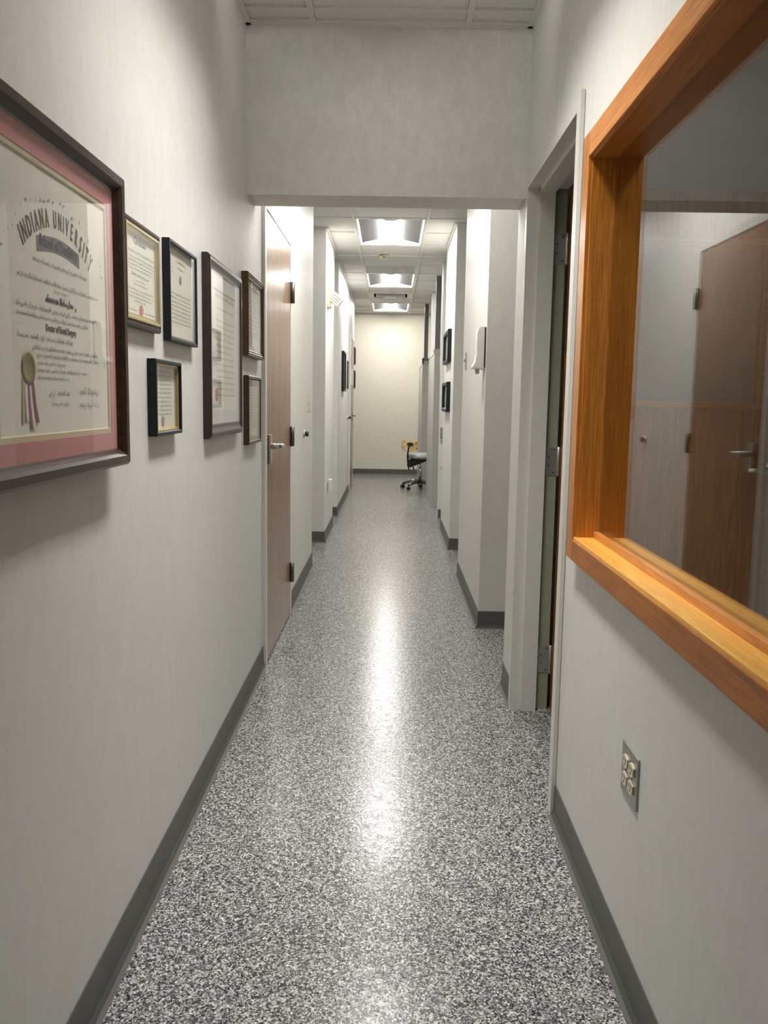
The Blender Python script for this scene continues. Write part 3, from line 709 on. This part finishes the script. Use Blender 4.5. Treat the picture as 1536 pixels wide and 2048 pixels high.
t = thing('door_stop', (LX, 5.89, 1.045), 'round wall door stop on the left wall beside the brown door', 'door stop')
MB().lathe([(.026, 0), (.026, .006), (.020, .012), (.013, .014), (.011, .019)], (LX, 5.89, 1.045), 0, 24).build('base', NICKEL, t)
MB().lathe([(.014, .017), (.018, .019), (.018, .032), (.014, .035)], (LX, 5.89, 1.045), 0, 20).build('rubber_tip', BLACKP, t)
t = thing('door_stop', (-.58, 11.50, 1.049), 'small dark wall door stop before the far left door', 'door stop')
MB().lathe([(.026, 0), (.026, .006), (.013, .016), (.012, .030)], (-.58, 11.50, 1.049), 0, 20).build('base', NICKEL, t)
MB().lathe([(.014, .028), (.019, .031), (.019, .050), (.014, .054)], (-.58, 11.50, 1.049), 0, 20).build('rubber_tip', BLACKP, t)

# outlet below the window: steel plate, four ivory receptacles
oy, oz = 1.7705, .486
t = thing('wall_outlet', (RX, oy, oz), 'square steel outlet plate with four ivory receptacles under the oak window', 'outlet')
MB().box(RX-.005, RX, oy-.0595, oy+.0595, oz-.057, oz+.057, bev=.0015).build('cover_plate', STEELP, t)
for cy_ in (oy-.023, oy+.023):
    for cz in (oz-.0195, oz+.0195):
        pr = []
        for k in range(28):
            a = 2*math.pi*k/28; pr.append((cy_+max(-.0168, min(.0168, .0185*math.cos(a)*1.12)), cz+.0145*math.sin(a)))
        rec = MB().prism(pr, 0, RX-.009, RX-.004).build('receptacle', IVORY, t)
        s_ = MB(); s_.box(RX-.0094, RX-.0088, cy_-.0075, cy_-.0052, cz-.001, cz+.008); s_.box(RX-.0094, RX-.0088, cy_+.0052, cy_+.0075, cz-.001, cz+.007); s_.lathe([(.0026, 0), (.0026, .0006)], (RX-.0094, cy_, cz-.007), 0, 10)
        s_.build('slots', DARK, rec)
    MB().lathe([(.003, 0), (.0025, -.001)], (RX-.005, cy_, oz), 0, 10).build('screw', SCREW, t)

t = thing('wall_outlet', (-.58, 7.96, .46), 'pale outlet plate low on the left wall below the emergency light', 'outlet')
MB().box(-.58, -.575, 7.925, 7.995, .405, .52, bev=.0015).build('cover_plate', IVORY, t)
MB().box(-.576, -.572, 7.944, 7.976, .425, .500, bev=.0015).build('receptacle', WHITEP, t)
t = thing('plug_in_device', (-.572, 7.96, .48), 'white plug-in device sticking out of the low left wall outlet', 'plug')
MB().box(-.5715, -.535, 7.925, 7.985, .43, .545, bev=.008).build('body', WHITEP, t)
MB().box(-.578, -.5715, 7.953, 7.967, .46, .475).build('prongs', STEELP, t)

# dispenser
t = thing('soap_dispenser', (.52, 4.85, 1.46), 'white wall dispenser on the right wall beyond the open doorway', 'dispenser')
pr = [(.522, 1.462), (.452, 1.466), (.449, 1.474), (.464, 1.50), (.472, 1.54), (.473, 1.66), (.478, 1.685), (.492, 1.694), (.522, 1.696)]
MB().prism(pr, 1, 4.80, 4.92, bev=.003).build('cover', WHITEP, t)
MB().box(.512, .52, 4.792, 4.928, 1.47, 1.69, bev=.002).build('shadow_strip', BLACKP, t)  # dark strip standing in for the shadow gap against the wall
MB().lathe([(.012, 0), (.012, -.02), (.006, -.026)], (.482, 4.86, 1.462), 2, 14).build('nozzle', GREYP, t)

# emergency light
t = thing('emergency_light', (-.58, 7.86, 2.18), 'white emergency light with a ribbed tilted lamp head on the left wall stub', 'emergency light')
MB().box(-.58, -.553, 7.80, 7.95, 2.10, 2.275, bev=.006).build('backbox', BEIGEP, t)
MB().lathe([(.038, 0), (.038, .018), (.030, .032)], (-.555, 7.86, 2.195), 0, 24).build('swivel', BEIGEP, t)
Rm = Matrix.Translation((-.513, 7.86, 2.178)) @ Matrix.Rotation(math.radians(40), 4, 'Y')
hb = MB(); hb.box(-.055, .055, -.045, .05, -.045, .045, Rm, bev=.008)
for k in range(4): hb.box(-.05, .04, -.056, -.043, -.041+.022*k, -.027+.022*k, Rm, bev=.004)
hb.build('lamp_head', WHITEP, t)
MB().box(.055, .062, -.040, .045, -.040, .040, Rm, bev=.002).build('lens', TROFF, t)

# fittings on the narrow wall end by the partition (face -Y at 9.36)
t = thing('wall_holder', (.563, 9.36, .87), 'blue-grey box on the narrow wall end beside the partition', 'holder')
MB().box(.545, .588, 9.31, 9.359, .885, 1.0, bev=.003).build('body', BLUEG, t)
MB().box(.549, .584, 9.320, 9.359, .862, .885, bev=.003).build('spout', GREYP, t)
t = thing('wall_outlet', (.57, 9.36, .6), 'small pale outlet low on the narrow wall end beside the partition', 'outlet')
MB().box(.55, .592, 9.354, 9.36, .555, .645, bev=.002).build('cover_plate', BEIGEP, t)
MB().box(.560, .582, 9.350, 9.355, .575, .625, bev=.002).build('receptacle', WHITEP, t)

# ================================================================== PARTITIONS AND STOOL
def partition(x0, x1, y0, y1, zt, px, label):
    t = thing('partition', ((x0+x1)/2, (y0+y1)/2, 0), label, 'partition', 'half-height partitions on the right')
    MB().box(x0, x1, y0, y1, 0.0, zt-.012, bev=.002).build('panel', PANELG, t)
    MB().box(x0-.004, x1+.004, y0-.004, y1, zt-.012, zt+.006, bev=.003).build('cap', PANELG, t)
    MB().box(px-.030, px+.030, y0+.01, y0+.07, zt+.006, H-.004, bev=.003).build('pole', POLEG, t)
    MB().box(px-.045, px+.045, y0+.004, y0+.086, zt+.006, zt+.05, bev=.003).build('pole_foot', PANELG, t)
    return t
partition(.513, .580, 10.34, 11.915, 1.850, .548, 'nearer half-height grey partition with a dark pole to the ceiling')
partition(.480, .600, 13.25, 14.845, 1.845, .527, 'further half-height grey partition with a black box on top, behind the stool')
t = thing('storage_box', (.54, 13.24, 1.75), 'black box at the foot of the further partition pole', 'box')
b = MB(); b.box(.472, .492, 13.20, 13.37, 1.852, 1.935, bev=.003); b.box(.564, .608, 13.20, 13.37, 1.852, 1.935, bev=.003); b.box(.472, .608, 13.352, 13.37, 1.852, 1.935, bev=.003)
b.build('body', BLACKP, t)
MB().box(.574, .600, 13.197, 13.2005, 1.897, 1.903).build('stripe', WHITEP, t)

SX, SY = .45, 12.52
t = thing('stool', (SX, SY, 0), 'wheeled clinic stool with tan backrest and grey seat at the corridor end', 'stool')
# base
b = MB()
b.lathe([(.030, .055), (.042, .075), (.046, .115), (.034, .135), (.028, .145)], (SX, SY, 0), 2, 20)
b.build('hub', ALU, t)
for ang in (-130, 158, 86, 14, -58):
    a = math.radians(ang); ca, sa = math.cos(a), math.sin(a)
    L = MB(); L.tube([(SX+ca*.03, SY+sa*.03, .115), (SX+ca*.12, SY+sa*.12, .112), (SX+ca*.20, SY+sa*.20, .095), (SX+ca*.265, SY+sa*.265, .072)], [.032, .029, .024, .019], 10); leg = L.build('leg', ALU, t)
    cx, cy_ = SX+ca*.27, SY+sa*.27
    k = MB(); wa = a+1.0; wx, wy = math.cos(wa), math.sin(wa)
    for s_ in (-1, 1):
        M_ = Matrix.Translation((cx+wx*.016*s_, cy_+wy*.016*s_, .027)) @ Matrix.Rotation(wa, 4, 'Z')
        k.lathe([(.012, -.010), (.025, -.009), (.027, -.004), (.027, .004), (.025, .009), (.012, .010)], (0, 0, 0), 0, 18, M_)
    k.tube([(cx, cy_, .03), (cx, cy_, .075)], .008, 8)
    k.build('caster', BLACKP, leg)
MB().lathe([(.024, .14), (.024, .30), (.020, .305)], (SX, SY, 0), 2, 16).lathe([(.013, .30), (.013, .42)], (SX, SY, 0), 2, 14).build('gas_lift', CHROME, t)
b = MB(); b.prism([(-.20, -.10), (.05, -.015), (.14, -.01), (.14, .02), (-.14, .02), (-.20, .0)], 1, -.06, .06, Matrix.Translation((SX+.01, SY, .425)) @ Matrix.Rotation(math.radians(25), 4, 'Z'), bev=.006)
b.tube([(SX-.12, SY-.08, .40), (SX-.11, SY-.10, .34), (SX-.095, SY-.11, .29)], [.006, .008, .011], 8)
b.build('mechanism', BLACKP, t)
b = MB(); pf = [(.02, .445), (.15, .447), (.195, .458), (.212, .478), (.208, .500), (.185, .520), (.14, .530), (.06, .527), (.01, .522)]
b.lathe(pf, (SX, SY, 0), 2, 36); b.build('seat', VINYL, t)
# backrest: slightly curved tan shell, its back toward the viewer
BX, BY, BZ = .300, 12.285, .645
Rb = Matrix.Translation((BX, BY, BZ)) @ Matrix.Rotation(math.radians(22), 4, 'Z') @ Matrix.Rotation(math.radians(6), 4, 'Y') @ Matrix.Rotation(math.radians(-8), 4, 'X')
outline = [(-.125, .055), (-.115, .073), (.08, .073), (.108, .060), (.132, .02), (.132, -.025), (.105, -.062), (.055, -.078), (-.06, -.078), (-.105, -.055), (-.125, -.02)]
def curved(mb, out, y0, y1, M_, bev):
    tb = bmesh.new()
    A = [tb.verts.new((u, y0+1.6*u*u, v)) for u, v in out]; B = [tb.verts.new((u, y1+1.6*u*u, v)) for u, v in out]; n_ = len(out)
    ca = tb.verts.new((0, y0, 0)); cb = tb.verts.new((0, y1, 0))
    for i in range(n_):
        j = (i+1) % n_
        tb.faces.new([A[i], A[j], ca]); tb.faces.new([B[j], B[i], cb]); tb.faces.new([A[j], A[i], B[i], B[j]])
    bmesh.ops.recalc_face_normals(tb, faces=list(tb.faces)); mb.merge(tb, M_)
b = MB(); curved(b, outline, -.012, .006, Rb, 0); bk = b.build('backrest', TANSH, t)
b = MB(); curved(b, [(u*.97, v*.97) for u, v in outline], .006, .034, Rb, 0); b.build('back_cushion', VINYL, bk)
for u, v in ((-.105, .052), (.085, .048), (-.105, -.025), (.100, -.030)): MB().lathe([(.0085, 0), (.007, -.004)], (u, -.012+1.6*u*u-.0005, v), 1, 10, Rb).build('screw', BLACKP, bk)
b = MB(); M_ = Rb @ Matrix.Translation((-.02, -.016, .02)) @ Matrix.Diagonal((1.9, 1, 1, 1)); b.lathe([(.026, .004), (.026, -.010), (.020, -.016)], (0, 0, 0), 1, 20, M_); b.build('bracket', BLACKP, t)
b = MB(); b.tube([(.285, 12.262, .672), (.268, 12.250, .62), (.258, 12.26, .54), (.262, 12.30, .44), (.272, 12.33, .36), (.280, 12.34, .29)], [.010, .011, .012, .016, .012, .008], 10)
b.tube([(.262, 12.30, .43), (.32, 12.40, .415), (SX, SY, .425)], [.014, .018, .02], 8); b.build('back_post', BLACKP, t)
